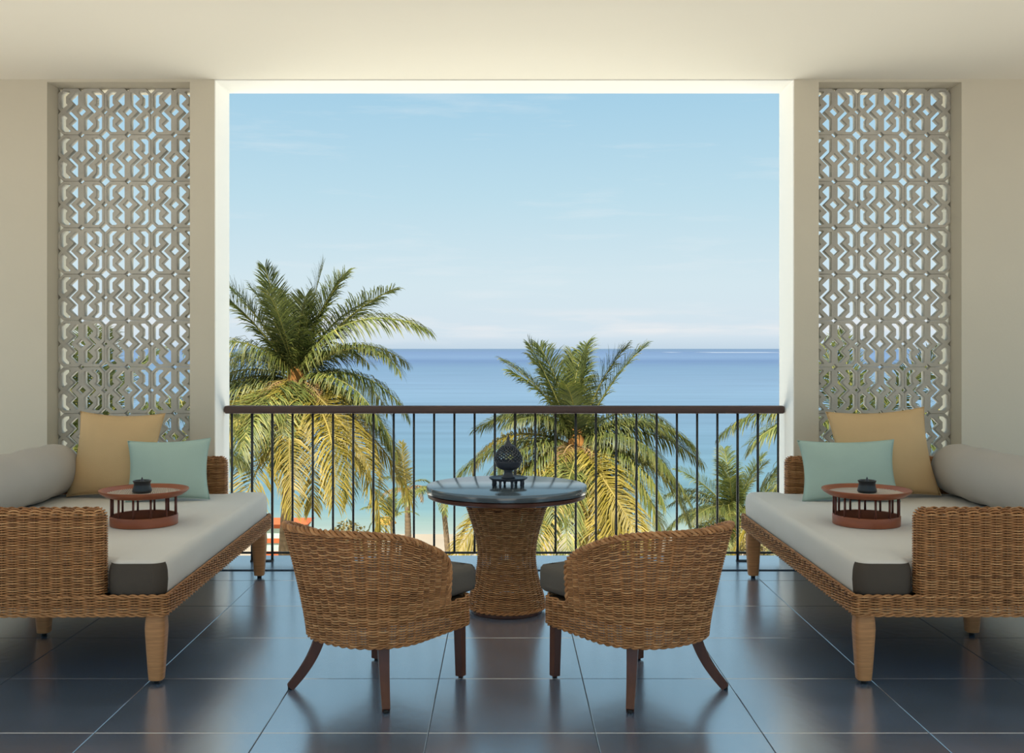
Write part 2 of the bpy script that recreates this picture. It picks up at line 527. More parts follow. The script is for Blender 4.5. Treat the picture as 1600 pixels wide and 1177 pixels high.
# ------------------------------------------------------------------ wicker weaving
def weave(geo, grid, n_stakes, closed, rad, amp, k=4, mask=None, row0=0, stakes=True, srad=0.004):
    """grid (rows, samples, 3): surface points; every row becomes one weaver that passes in front of and behind the stakes"""
    rows, ns, _ = grid.shape
    if closed:
        du = np.roll(grid, -1, 1) - np.roll(grid, 1, 1)
    else:
        du = np.gradient(grid, axis=1)
    dv = np.gradient(grid, axis=0)
    N = np.cross(du, dv)
    N /= np.linalg.norm(N, axis=2)[:, :, None] + 1e-12
    u = np.arange(ns) / (ns if closed else ns - 1)
    for r_ in range(rows):
        ph = PI * (row0 + r_)
        off = amp * np.cos(PI * u * n_stakes + ph)
        P = grid[r_] + N[r_] * off[:, None]
        P[:, 2] += rng.normal(0, rad * 0.03, ns)
        tn = float(np.clip(rng.normal(0.5, 0.13), 0, 1))
        tones = np.repeat(np.clip(tn + 0.12 * np.sin(u * 37 + r_ * 2.1), 0, 1), k)
        if mask is None:
            geo.tube(P, rad, k, closed, N[r_], caps=False, tone=tones)
        else:
            idx = np.flatnonzero(mask[r_])
            if len(idx) < 3: continue
            geo.tube(P[idx], rad, k, False, N[r_][idx], caps=False, tone=tones.reshape(ns, k)[idx].ravel())
    if stakes:
        step = ns / n_stakes if closed else (ns - 1) / n_stakes
        for q in range(n_stakes + (0 if closed else 1)):
            i = int(round(q * step))
            if i >= ns: continue
            line = grid[:, i]
            if mask is not None:
                line = line[mask[:, i]]
            if len(line) < 3: continue
            sel = np.unique(np.linspace(0, len(line) - 1, max(3, len(line) // 5)).astype(int))
            geo.tube(line[sel], srad, 4, False, None, caps=False, tone=0.3)


def rrect(x0, x1, y0, y1, radii, n):
    """rounded rectangle loop, counter-clockwise, resampled to n points by arc length; radii for corners (x1,y0),(x1,y1),(x0,y1),(x0,y0)"""
    pts = []
    cs = [((x1, y0), radii[0], -90), ((x1, y1), radii[1], 0), ((x0, y1), radii[2], 90), ((x0, y0), radii[3], 180)]
    for (cx, cy), r_, a0 in cs:
        ox = cx - r_ if cx == x1 else cx + r_
        oy = cy - r_ if cy == y1 else cy + r_
        for a in np.linspace(R(a0), R(a0 + 90), 24):
            pts.append((ox + r_ * math.cos(a), oy + r_ * math.sin(a)))
    pts = np.array(pts + pts[:1])
    d = np.concatenate([[0], np.cumsum(np.linalg.norm(np.diff(pts, axis=0), axis=1))])
    s = np.arange(n) / n * d[-1]
    P = np.stack([np.interp(s, d, pts[:, 0]), np.interp(s, d, pts[:, 1])], -1)
    T = np.roll(P, -1, 0) - np.roll(P, 1, 0)
    T /= np.linalg.norm(T, axis=1)[:, None]
    Nn = np.stack([T[:, 1], -T[:, 0]], -1)
    return P, Nn, d[-1]


def braid(geo, P, N, amp, rad, turns, k=5, strands=2):
    P = np.asarray(P); n = len(P)
    T = np.gradient(P, axis=0); T /= np.linalg.norm(T, axis=1)[:, None] + 1e-12
    B = np.cross(T, N); B /= np.linalg.norm(B, axis=1)[:, None] + 1e-12
    N2 = np.cross(B, T)
    d = np.concatenate([[0], np.cumsum(np.linalg.norm(np.diff(P, axis=0), axis=1))])
    for s_ in range(strands):
        a = d * turns * 2 * PI + s_ * 2 * PI / strands
        Q = P + amp * (np.cos(a)[:, None] * N2 + np.sin(a)[:, None] * B)
        geo.tube(Q, rad, k, False, N2, caps=True, tone=0.35 + 0.3 * s_ / max(1, strands - 1))


def resample(P, n):
    P = np.asarray(P, dtype=float)
    d = np.concatenate([[0], np.cumsum(np.linalg.norm(np.diff(P, axis=0), axis=1))])
    s = np.linspace(0, d[-1], n)
    return np.stack([np.interp(s, d, P[:, i]) for i in range(3)], -1)


# ------------------------------------------------------------------ barrel chairs   (local: +y forward, +x right)
def chair_meshes():
    NS, SPS = 52, 4
    n = NS * SPS
    P, Nn, L = rrect(-0.255, 0.255, -0.272, 0.30, (0.225, 0.06, 0.06, 0.225), n)
    Z0, Z1 = 0.228, 0.335
    back = np.clip(-Nn[:, 1], 0, 1)

    def surf(z, flare=True):
        tt = np.clip((z - 0.23) / 0.45, 0, 1.2)
        fl = (0.030 + 0.085 * back ** 0.8) * tt ** 1.25
        fl = np.where(P[:, 1] > 0.14, fl * np.clip(1 - (P[:, 1] - 0.14) / 0.1, 0, 1), fl)
        return np.stack([P[:, 0] + Nn[:, 0] * fl, P[:, 1] + Nn[:, 1] * fl, np.broadcast_to(z, (n,))], -1)
    sm = np.clip((0.16 - P[:, 1]) / 0.43, 0, 1)
    sm = sm * sm * (3 - 2 * sm)
    ztop = 0.548 + 0.120 * sm ** 1.5
    # lower band, closed loop
    g = Geo()
    rows = 22
    grid = np.stack([surf(np.full(n, Z0 + (Z1 - Z0) * i / (rows - 1))) for i in range(rows)])
    weave(g, grid, NS, True, 0.0044, 0.0070)
    # rolled lower edge
    low = surf(np.full(n, Z0 - 0.004))
    for s_ in range(2):
        a = np.arange(n) * 2 * PI * 26 / n + s_ * PI
        Q = low + np.stack([Nn[:, 0], Nn[:, 1], np.zeros(n)], -1) * (0.005 * np.cos(a))[:, None] + np.array([0, 0, 1.0]) * (0.005 * np.sin(a))[:, None]
        g.tube(Q, 0.005, 5, True, None, tone=0.4)
    base = g.mesh('wicker_seat_frame', tone=True)
    # shell
    rows = 66
    vs = np.linspace(0, 1, rows)
    fend = np.where(vs < 0.55, 0.118, 0.118 - 0.09 * (np.clip((vs - 0.55) / 0.45, 0, 1)) ** 3.2)
    grid, mask = [], []
    for v, fe in zip(vs, fend):
        z = Z1 + v * (ztop - Z1)
        grid.append(surf(z)); mask.append(P[:, 1] < fe)
    grid = np.array(grid); mask = np.array(mask)
    # roll the arrays so that the open front lies at the ends of the sample range
    sh = int(np.argmax(P[:, 1] * 10 + np.where(np.abs(P[:, 0]) < 0.03, 1, 0)))
    sh = int(np.argmin(np.abs(P[:, 0]) + np.where(P[:, 1] < 0.2, 9, 0)))
    sh = sh - sh % SPS
    gridr = np.roll(grid, -sh, 1); maskr = np.roll(mask, -sh, 1)
    g = Geo()
    gclosed = np.concatenate([gridr, gridr[:, :1]], 1)
    mclosed = np.concatenate([maskr, np.zeros((rows, 1), bool)], 1)
    weave(g, gclosed, NS, False, 0.0037, 0.0080, mask=mclosed, row0=1)
    shell = g.mesh('wicker_shell', tone=True)
    # rim
    g = Geo()
    left = [gclosed[i, np.flatnonzero(mclosed[i])[0]] for i in range(rows)]
    right = [gclosed[i, np.flatnonzero(mclosed[i])[-1]] for i in range(rows)][::-1]
    top = gclosed[-1, np.flatnonzero(mclosed[-1])]
    path = np.vstack([left, top[1:-1], right])
    path = resample(path, 260)
    k_ = np.ones(9) / 9
    for i in range(3):
        pad = np.concatenate([[path[0, i]] * 4, path[:, i], [path[-1, i]] * 4])
        path[:, i] = np.convolve(pad, k_, 'valid')
    cen = np.array([0, 0, 0.4])
    N = path - cen; N[:, 2] = 0.0
    N /= np.linalg.norm(N, axis=1)[:, None]
    braid(g, path, N, 0.0085, 0.0066, 14, strands=3)
    rim = g.mesh('wicker_rim', tone=True)
    # seat deck
    bm = bmesh.new()
    vs_ = [bm.verts.new((P[i, 0] * 0.96, P[i, 1] * 0.96, 0.30)) for i in range(0, n, 4)]
    bm.faces.new(vs_)
    ex = bmesh.ops.extrude_face_region(bm, geom=list(bm.faces))
    bmesh.ops.translate(bm, vec=(0, 0, 0.028), verts=[v for v in ex['geom'] if isinstance(v, bmesh.types.BMVert)])
    deck = bpy.data.meshes.new('seat_deck'); bm.to_mesh(deck); bm.free()
    # seat cushion: a D-shaped slab with soft edges
    C, Cn, _ = rrect(-0.232, 0.232, -0.225, 0.362, (0.17, 0.022, 0.022, 0.17), 72)
    g = Geo()
    prof = [(-0.10, 0.0), (-0.018, 0.002), (-0.004, 0.012), (0, 0.03), (0, 0.075), (-0.003, 0.092), (-0.014, 0.104), (-0.05, 0.110), (-0.12, 0.113)]
    V = []
    for off, z in prof:
        if off < -0.06:
            sc = 0.45
            V.append(np.stack([C[:, 0] * sc, 0.05 + (C[:, 1] - 0.05) * sc, np.full(72, 0.336 + z * 1.07)], -1))
        else:
            V.append(np.stack([C[:, 0] + Cn[:, 0] * off, C[:, 1] + Cn[:, 1] * off, np.full(72, 0.336 + z * 1.07)], -1))
    V = np.array(V); m = len(prof)
    i = np.arange(m - 1)[:, None]; j = np.arange(72)[None, :]; j2 = (j + 1) % 72
    q = np.stack([i * 72 + j, i * 72 + j2, (i + 1) * 72 + j2, (i + 1) * 72 + j], -1).reshape(-1, 4)
    V = np.vstack([V.reshape(-1, 3), [[0, 0.05, 0.458]]])
    last = (m - 1) * 72
    tr = np.stack([last + np.arange(72), last + (np.arange(72) + 1) % 72, np.full(72, m * 72)], -1)
    g.add(V, q, tr)
    cushion = g.mesh('seat_cushion', sharp=60)
    # legs
    def leg(path, w0, w1, yaw):
        g = Geo()
        path = resample(path, 14)
        T = np.gradient(path, axis=0); T /= np.linalg.norm(T, axis=1)[:, None]
        side = np.array([-math.sin(yaw), math.cos(yaw), 0])
        wid = np.linspace(w0, w1, 14) / 2 * math.sqrt(2)
        g.tube(path, wid, 4, False, np.broadcast_to(side, path.shape))
        return g.mesh('leg', sharp=35)
    legs = []
    for sx in (-1, 1):
        yaw = math.atan2(-1, sx)
        top, ft = 0.160, 0.247
        pp = []
        for tt in np.linspace(0, 1, 10):
            rr = top + (ft - top) * (tt ** 1.9)
            pp.append((sx * rr, -rr, 0.262 - 0.254 * tt))
        legs.append((leg(pp, 0.046, 0.030, yaw), (sx * ft, -ft)))
        legs.append((leg([(sx * 0.222, 0.247, 0.262), (sx * 0.226, 0.25, 0.008)], 0.036, 0.031, 0.0), (sx * 0.226, 0.25)))
    g = Geo(); g.lathe([(0.0, 0), (0.010, 0), (0.010, 0.012), (0, 0.012)], 12)
    glide = g.mesh('glide')
    return base, shell, rim, deck, cushion, legs, glide


base, shell, rim, deck, cushion, legs, glide = chair_meshes()
for s, lab in ((-1, 'barrel-backed wicker armchair on the left, turned towards the round table'), (1, 'barrel-backed wicker armchair on the right, turned towards the round table')):
    t = thing('wicker_armchair', lab, 'chair', (-0.506 if s < 0 else 0.534, 4.28, 0), R(-33.8) if s < 0 else R(33.8), 'wicker armchairs at the round table')
    for nm, me, mt in (('seat_frame', base, 'wicker'), ('back_shell', shell, 'wicker'), ('rim', rim, 'wicker'), ('seat_deck', deck, 'deck')):
        o = link(nm, me, M[mt], t)
        if nm != 'seat_deck': o['kind'] = 'stuff'
    o = link('seat_cushion', cushion, M['dark_fabric'], t)
    o['label'] = 'charcoal grey seat cushion'
    for lm, (fx, fy) in legs:
        lo = link('leg', lm, M['mahogany'], t)
        link('glide', glide, M['glide'], lo, (fx, fy, 0))

# ------------------------------------------------------------------ pedestal table
TX, TY = 0.012, 5.48
t = thing('pedestal_table', 'round slate topped table on an hourglass wicker base', 'table', (TX, TY, 0))
g = Geo()
g.lathe([(0.0, 0.610), (0.400, 0.610), (0.4115, 0.612), (0.4127, 0.615), (0.4127, 0.643), (0.4112, 0.6465), (0.408, 0.6475), (0.0, 0.6475)], 96)
link('tabletop', g.mesh('tabletop', sharp=40), M['tabletop'], t)
g = Geo()
g.lathe([(0.0, 0.574), (0.33, 0.574), (0.392, 0.584), (0.405, 0.590), (0.405, 0.606), (0.398, 0.6095), (0.0, 0.6095)], 96)
link('rim_board', g.mesh('rim_board', sharp=40), M['mahogany'], t)
n = 28 * 4
zz = np.linspace(0.03, 0.578, 108)
prof_z = [0.03, 0.06, 0.12, 0.20, 0.28, 0.36, 0.45, 0.53, 0.58]
prof_r = [0.192, 0.190, 0.172, 0.151, 0.143, 0.150, 0.172, 0.200, 0.218]
# smooth the control radii with a cubic fit
pc = np.polyfit(prof_z, prof_r, 5)
rr = np.polyval(pc, zz)
a = np.arange(n) * 2 * PI / n
grid = np.stack([rr[:, None] * np.cos(a), rr[:, None] * np.sin(a), np.broadcast_to(zz[:, None], (108, n))], -1)
g = Geo()
weave(g, grid, 28, True, 0.0036, 0.0074)
o = link('wicker_base', g.mesh('wicker_base', tone=True), M['wicker'], t); o['kind'] = 'stuff'
g = Geo()
for s_ in range(2):
    a2 = np.arange(120) * 2 * PI / 120
    w_ = a2 * 20 + s_ * PI
    g.tube(np.stack([(0.196 + 0.005 * np.cos(w_)) * np.cos(a2), (0.196 + 0.005 * np.cos(w_)) * np.sin(a2), 0.028 + 0.005 * np.sin(w_)], -1), 0.006, 5, True, None, tone=0.4)
o = link('base_braid', g.mesh('base_braid', tone=True), M['wicker'], t); o['kind'] = 'stuff'
g = Geo()
g.lathe([(0.0, 0.0), (0.180, 0.0), (0.184, 0.004), (0.184, 0.020), (0.0, 0.022)], 64)
link('plinth', g.mesh('plinth', sharp=40), M['mahogany'], t)

# pierced bulb burner on the table
t = thing('incense_burner', 'dark pierced bulb-shaped burner on a footed dish, on the round table', 'burner', (0.020, 5.42, 0.6475))
g = Geo()
g.lathe([(0, 0.032), (0.085, 0.034), (0.096, 0.040), (0.099, 0.046), (0.096, 0.047), (0.088, 0.042), (0.06, 0.040), (0.03, 0.042), (0, 0.044)], 48)
d_ = link('dish', g.mesh('dish', sharp=50), M['iron'], t)
g = Geo(); g.lathe([(0, 0), (0.005, 0.0), (0.0075, 0.012), (0.006, 0.022), (0.008, 0.034), (0, 0.036)], 10)
fm = g.mesh('foot')
for k in range(8):
    an = 2 * PI * (k + 0.3) / 8
    link('foot', fm, M['iron'], t, (0.078 * math.cos(an), 0.078 * math.sin(an), 0))
g = Geo(); g.lathe([(0, 0.042), (0.036, 0.043), (0.030, 0.052), (0.022, 0.066), (0.021, 0.078), (0.028, 0.086), (0, 0.088)], 32)
link('stem', g.mesh('stem'), M['iron'], t)


def bulb_r(z):
    return np.interp(z, [0.082, 0.088, 0.10, 0.12, 0.14, 0.155, 0.17, 0.185, 0.20, 0.212, 0.222, 0.232], [0.020, 0.040, 0.059, 0.069, 0.0705, 0.068, 0.061, 0.050, 0.036, 0.024, 0.014, 0.008])


g = Geo()
zs = np.linspace(0.082, 0.128, 9)
g.lathe([(float(bulb_r(z)), z) for z in zs] + [(float(bulb_r(0.128)) - 0.005, 0.128), (0.03, 0.095), (0.0, 0.092)], 40)
link('bowl', g.mesh('bowl'), M['iron'], t)
g = Geo()
zs = np.linspace(0.126, 0.208, 26)
for k in range(18):
    for d in (-1, 1):
        an = 2 * PI * k / 18 + d * np.linspace(0, 1.9, 26)
        r_ = bulb_r(zs)
        g.tube(np.stack([r_ * np.cos(an), r_ * np.sin(an), zs], -1), 0.0027, 5)
for z in (0.128, 0.206):
    a2 = np.arange(40) * 2 * PI / 40
    g.tube(np.stack([bulb_r(z) * np.cos(a2), bulb_r(z) * np.sin(a2), np.full(40, z)], -1), 0.0038, 6, True)
o = link('pierced_cover', g.mesh('pierced_cover'), M['iron'], t)
g = Geo(); g.lathe([(0.030, 0.203), (0.020, 0.214), (0.012, 0.224), (0.007, 0.236), (0.0085, 0.246), (0.004, 0.256), (0.0, 0.268)], 20)
link('finial', g.mesh('finial'), M['iron'], t)


# ------------------------------------------------------------------ daybeds  (local: +x from the front edge to the wall, y from near end to far end; mirrored for the left)
DL, DD = 2.10, 1.41
ZA, ZB = 0.292, 0.360


def leg_mesh(h, w0, w1):
    g = Geo()
    m = 68
    zs = np.linspace(0.016, h, m)
    tt = zs / h
    wid = w1 + (w0 - w1) * np.clip(tt / 0.75, 0, 1) ** 0.8 - 0.010 * np.clip((tt - 0.75) / 0.25, 0, 1)
    V = []
    for i, z in enumerate(zs):
        hw = wid[i] / 2 + (0.0016 if i % 2 else -0.0008)
        Pq, _, _ = rrect(-hw, hw, -hw, hw, (0.016,) * 4, 20)
        V.append(np.column_stack([Pq, np.full(20, z)]))
    V = np.vstack(V)
    i = np.arange(m - 1)[:, None]; j = np.arange(20)[None, :]; j2 = (j + 1) % 20
    q = np.stack([i * 20 + j, i * 20 + j2, (i + 1) * 20 + j2, (i + 1) * 20 + j], -1).reshape(-1, 4)
    g.add(V, q)
    return g.mesh('leg')


def daybed(s, origin, rotz, label):
    t = thing('daybed', label, 'daybed', origin, rotz, 'wicker daybeds')

    def flip(g):
        for v in g.V: v[:, 0] *= s
        if s < 0:
            g.Q = [q[:, ::-1] for q in g.Q]; g.T = [q[:, ::-1] for q in g.T]
        return g
    # apron
    g = Geo()
    ns = 160
    Pq, Nq, L = rrect(0, DD, 0, DL, (0.02,) * 4, ns * 4)
    rows = 14
    grid = np.stack([np.column_stack([Pq, np.full(len(Pq), ZA + (ZB - ZA) * i / (rows - 1))]) for i in range(rows)])
    weave(g, grid, ns, True, 0.0036, 0.0074)
    for zc in (ZA - 0.004, ZB + 0.002):
        for s_ in range(2):
            a_ = np.arange(len(Pq)) * 2 * PI * 90 / len(Pq) + s_ * PI
            Q = np.column_stack([Pq + Nq * (0.005 * np.cos(a_))[:, None], zc + 0.005 * np.sin(a_)])
            g.tube(Q, 0.005, 4, True, None, tone=0.55)
    o = link('apron', flip(g).mesh('apron', tone=True), M['wicker'], t); o['kind'] = 'stuff'
    # arms
    for y0 in (0.0, DL - 0.075):
        g = Geo()
        na = 56
        Pq, Nq, L = rrect(0.255, DD, y0, y0 + 0.075, (0.034,) * 4, na * 4)
        rows = 62
        zt = 0.705
        zs = np.linspace(ZB + 0.006, zt - 0.03, rows)
        grid = [np.column_stack([Pq, np.full(len(Pq), z)]) for z in zs]
        for an in np.linspace(10, 80, 8):
            ins = 0.033 * (1 - math.cos(R(an)))
            grid.append(np.column_stack([Pq - Nq * ins, np.full(len(Pq), zt - 0.03 + 0.03 * math.sin(R(an)))]))
        grid = np.array(grid)
        weave(g, grid, na, True, 0.0036, 0.0078)
        g.box(((0.27 + DD - 0.04) / 2, y0 + 0.0375, zt - 0.006), (DD - 0.31, 0.014, 0.008), tone=0.2)
        o = link('arm', flip(g).mesh('arm', tone=True), M['wicker'], t); o['kind'] = 'stuff'
    # low back panel against the wall
    g = Geo()
    nb = 48
    ys = np.linspace(0.075, DL - 0.075, nb * 4 + 1)
    grid = np.stack([np.column_stack([np.full(len(ys), DD - 0.02), ys, np.full(len(ys), z)]) for z in np.linspace(ZB, 0.66, 56)])
    weave(g, grid, nb, False, 0.0041, 0.005)
    o = link('back_panel', flip(g).mesh('back_panel', tone=True), M['wicker'], t); o['kind'] = 'stuff'
    g = Geo(); g.box((DD / 2, DL / 2, 0.335), (DD - 0.03, DL - 0.03, 0.03))
    link('deck', flip(g).mesh('deck', smooth=False), M['deck'], t)
    # mattress: T-shaped slab, outline with rounded corners lofted over a soft edge
    A_ = 0.240
    out = [(0.012, 0.012), (A_, 0.012), (A_, 0.088), (DD - 0.04, 0.088), (DD - 0.04, DL - 0.088), (A_, DL - 0.088), (A_, DL - 0.012), (0.012, DL - 0.012)]
    pts = []
    for i_, p in enumerate(out):
        p = np.array(p); a_ = np.array(out[i_ - 1]); b_ = np.array(out[(i_ + 1) % len(out)])
        da = (a_ - p) / np.linalg.norm(a_ - p); db = (b_ - p) / np.linalg.norm(b_ - p)
        cr = db[0] * da[1] - db[1] * da[0]
        rc = 0.058 if cr > 0 else 0.012
        cen = p + (da + db) * rc
        for tt in np.linspace(0, 1, 9):
            an = tt * PI / 2
            pts.append(cen - db * rc * math.cos(an) - da * rc * math.sin(an))
    pts = np.array(pts)
    tg = np.roll(pts, -1, 0) - np.roll(pts, 1, 0)
    tg /= np.linalg.norm(tg, axis=1)[:, None]
    nr = np.stack([tg[:, 1], -tg[:, 0]], -1)
    rings = [(0.020, 0.352), (0.006, 0.356), (0.0, 0.370), (-0.004, 0.42), (-0.002, 0.455)]
    rings += [(0.038 * (1 - math.cos(a_)), 0.463 + 0.038 * math.sin(a_)) for a_ in np.radians([8, 22, 38, 54, 70, 84])]
    m_ = len(pts)
    V = np.vstack([np.column_stack([pts - nr * ins, np.full(m_, z_)]) for ins, z_ in rings])
    g = Geo()
    i = np.arange(len(rings) - 1)[:, None]; j = np.arange(m_)[None, :]; j2 = (j + 1) % m_
    q = np.stack([i * m_ + j, i * m_ + j2, (i + 1) * m_ + j2, (i + 1) * m_ + j], -1).reshape(-1, 4)
    g.add(V, q)
    me = flip(g).mesh('mattress')
    bm = bmesh.new(); bm.from_mesh(me); bm.verts.ensure_lookup_table()
    n0 = (len(rings) - 1) * m_
    loop = [bm.verts[n0 + k_] for k_ in range(m_)]
    f_ = bm.faces.new(loop if s > 0 else loop[::-1]); f_.smooth = True
    bm.to_mesh(me); bm.free()
    mo = link('mattress', me, M['fabric'], t)
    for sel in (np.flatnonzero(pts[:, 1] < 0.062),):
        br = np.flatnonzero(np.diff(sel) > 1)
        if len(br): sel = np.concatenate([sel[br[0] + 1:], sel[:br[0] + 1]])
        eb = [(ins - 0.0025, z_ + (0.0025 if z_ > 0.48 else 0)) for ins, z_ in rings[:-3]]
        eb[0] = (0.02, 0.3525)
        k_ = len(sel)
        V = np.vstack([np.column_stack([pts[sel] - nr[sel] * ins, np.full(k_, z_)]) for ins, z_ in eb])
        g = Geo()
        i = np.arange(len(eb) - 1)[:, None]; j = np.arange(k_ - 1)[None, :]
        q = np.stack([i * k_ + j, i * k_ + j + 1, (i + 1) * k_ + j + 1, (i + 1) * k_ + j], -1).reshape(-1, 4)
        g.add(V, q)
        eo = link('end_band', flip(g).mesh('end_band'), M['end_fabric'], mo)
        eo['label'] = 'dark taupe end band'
    # legs
    lm = leg_mesh(0.30, 0.080, 0.052)
    for x, y in ((0.052, 0.055), (0.052, DL - 0.075), (0.80, 0.78), (DD - 0.06, 0.055), (DD - 0.06, DL - 0.075)):
        lo = link('leg', lm, M['wrap'], t, (x * s, y, 0))
        g = Geo(); g.lathe([(0, 0), (0.013, 0), (0.013, 0.018), (0, 0.018)], 12)
        link('glide', g.mesh('glide'), M['glide'], lo, (0, 0, 0))
    return t


LROT = R(1.15)
RROT = R(-0.45)
L0 = (-1.350, 4.235, 0)
R0 = (1.398, 4.235, 0)
daybed(-1, L0, LROT, 'wicker daybed with pale mattress along the left side of the terrace')
daybed(1, R0, RROT, 'wicker daybed with pale mattress along the right side of the terrace')


def on_bed(s, x, y, z=0.50):
    o, a = (L0, LROT) if s < 0 else (R0, RROT)
    lx = x * s
    return (o[0] + lx * math.cos(a) - y * math.sin(a), o[1] + lx * math.sin(a) + y * math.cos(a), z)


# bolsters
def bolster_mesh():
    g = Geo()
    Lb, rb = 1.62, 0.149
    prof = [(0.0, 0.0), (0.05, 0.002), (0.10, 0.008), (0.128, 0.022), (0.143, 0.048), (rb, 0.10)]
    for q in range(1, 20):
        y = 0.10 + (Lb - 0.2) * q / 20
        prof.append((rb + 0.004 * math.sin(q * 1.3), y))
    prof += [(rb, Lb - 0.10), (0.143, Lb - 0.048), (0.128, Lb - 0.022), (0.10, Lb - 0.008), (0.05, Lb - 0.002), (0.0, Lb)]
    g.lathe(prof, 48)
    me = g.mesh('bolster')
    me.transform(Matrix.Rotation(-PI / 2, 4, 'X'))
    return me


bol = bolster_mesh()
for s, lab in ((-1, 'long round taupe bolster at the back of the left daybed'), (1, 'long round taupe bolster at the back of the right daybed')):
    o = link('bolster', bol, M['bolster'], None, on_bed(s, 1.20, 0.36, 0.654), (0, 0, LROT if s < 0 else RROT))
    tag(o, lab, 'bolster', 'daybed bolsters')


# pillows
def pillow_mesh(w, h, th, seed, pinch=0.10):
    n = 36
    u = np.linspace(-1, 1, n)
    U, Vv = np.meshgrid(u, u)
    k = (np.clip(1 - U ** 2, 0, 1) ** 0.55) * (np.clip(1 - Vv ** 2, 0, 1) ** 0.55)
    X = U * w / 2 * (1 - pinch * (1 - Vv ** 2) * np.abs(U) ** 1.5)
    Z = Vv * h / 2 * (1 - pinch * (1 - U ** 2) * np.abs(Vv) ** 1.5)
    r2 = np.random.default_rng(seed)
    wr = np.zeros_like(U)
    for q in range(7):
        f1, f2, p0 = r2.uniform(-4, 4), r2.uniform(-4, 4), r2.uniform(0, 6)
        wr += np.sin(f1 * U + f2 * Vv + p0) / 7
    T = th / 2 * k * (1 + 0.16 * wr)
    g = Geo()
    front = np.stack([X, -T, Z], -1).reshape(-1, 3)
    back = np.stack([X, T, Z], -1).reshape(-1, 3)
    i = np.arange(n - 1)[:, None]; j = np.arange(n - 1)[None, :]
    q = np.stack([i * n + j, i * n + j + 1, (i + 1) * n + j + 1, (i + 1) * n + j], -1).reshape(-1, 4)
    g.add(front, q); g.add(back, q[:, ::-1])
    me = g.mesh('pillow')
    bm = bmesh.new(); bm.from_mesh(me)
    bmesh.ops.remove_doubles(bm, verts=bm.verts, dist=1e-5)
    bm.to_mesh(me); bm.free()
    me.polygons.foreach_set('use_smooth', [True] * len(me.polygons))
    # piping along the seam
    edge = np.vstack([np.stack([X[0], 0 * X[0], Z[0]], -1), np.stack([X[1:, -1], 0 * X[1:, -1], Z[1:, -1]], -1),
                      np.stack([X[-1, -2::-1], 0 * X[-1, -2::-1], Z[-1, -2::-1]], -1), np.stack([X[-2:0:-1, 0], 0 * X[-2:0:-1, 0], Z[-2:0:-1, 0]], -1)])
    g = Geo(); g.tube(edge, 0.0022, 6, True, np.broadcast_to(np.array([0, 1.0, 0]), edge.shape))
    return me, g.mesh('piping')


def pillow(mat, label, group, meshes, loc, lean, yaw, roll):
    me, pp = meshes
    o = link('throw_pillow', me, M[mat], None, loc)
    o.rotation_mode = 'XYZ'
    mtx = Matrix.Rotation(yaw, 4, 'Z') @ Matrix.Rotation(-lean, 4, 'X') @ Matrix.Rotation(roll, 4, 'Y')
    o.rotation_euler = mtx.to_euler()
    tag(o, label, 'pillow', group)
    link('piping', pp, M[mat], o)
    return o


pb = pillow_mesh(0.515, 0.50, 0.20, 3)
pm = pillow_mesh(0.455, 0.352, 0.16, 5)
pm2 = pillow_mesh(0.535, 0.352, 0.17, 9)
pb2 = pillow_mesh(0.60, 0.52, 0.20, 11)
pillow('ochre', 'square ochre pillow at the far end of the left daybed', 'ochre pillows', pb, (-2.225, 6.090, 0.742), R(17), R(-6), R(1))
pillow('mint', 'oblong mint green pillow in front of the ochre one on the left daybed', 'mint pillows', pm, (-1.882, 5.955, 0.670), R(19), R(8), R(-1.5))
pillow('ochre', 'square ochre pillow at the far end of the right daybed', 'ochre pillows', pb2, (2.170, 6.088, 0.750), R(17), R(6), R(-2.5))
pillow('mint', 'oblong mint green pillow in front of the ochre one on the right daybed', 'mint pillows', pm2, (1.925, 5.945, 0.668), R(19), R(-5), R(-1))


# tray tables and little pots
def tray(loc, rods, rot, label):
    t = thing('tray_table', label, 'tray', loc, rot, 'round tray tables on the daybeds')
    g = Geo()
    g.lathe([(0.150, 0.0), (0.157, 0.002), (0.158, 0.045), (0.155, 0.048), (0.149, 0.046), (0.148, 0.004), (0.150, 0.0)], 64)
    link('base_ring', g.mesh('base_ring', sharp=50), M['redwood'], t)
    g = Geo()
    g.lathe([(0.0, 0.138), (0.165, 0.138), (0.178, 0.142), (0.200, 0.156), (0.209, 0.166), (0.208, 0.171), (0.203, 0.172), (0.193, 0.164), (0.180, 0.154), (0.174, 0.151), (0.0, 0.151)], 72)
    link('tray_top', g.mesh('tray_top', sharp=60), M['redwood'], t)
    g = Geo()
    for q in range(-19, 20):
        x = q * 0.0088
        hl = math.sqrt(max(0, 0.172 ** 2 - x * x))
        g.tube([(x, -hl, 0.1515), (x, 0, 0.1515), (x, hl, 0.1515)], 0.0044, 6)
    o = link('reed_mat', g.mesh('reed_mat'), M['mat'], t); o['kind'] = 'stuff'
    g = Geo(); g.tube([(0, 0, 0.044), (0, 0, 0.14)], 0.0055, 8)
    rm = g.mesh('rod')
    for q in range(rods):
        an = 2 * PI * (q + 0.5) / rods
        link('rod', rm, M['rod'], t, (0.1515 * math.cos(an), 0.1515 * math.sin(an), 0))
    return t


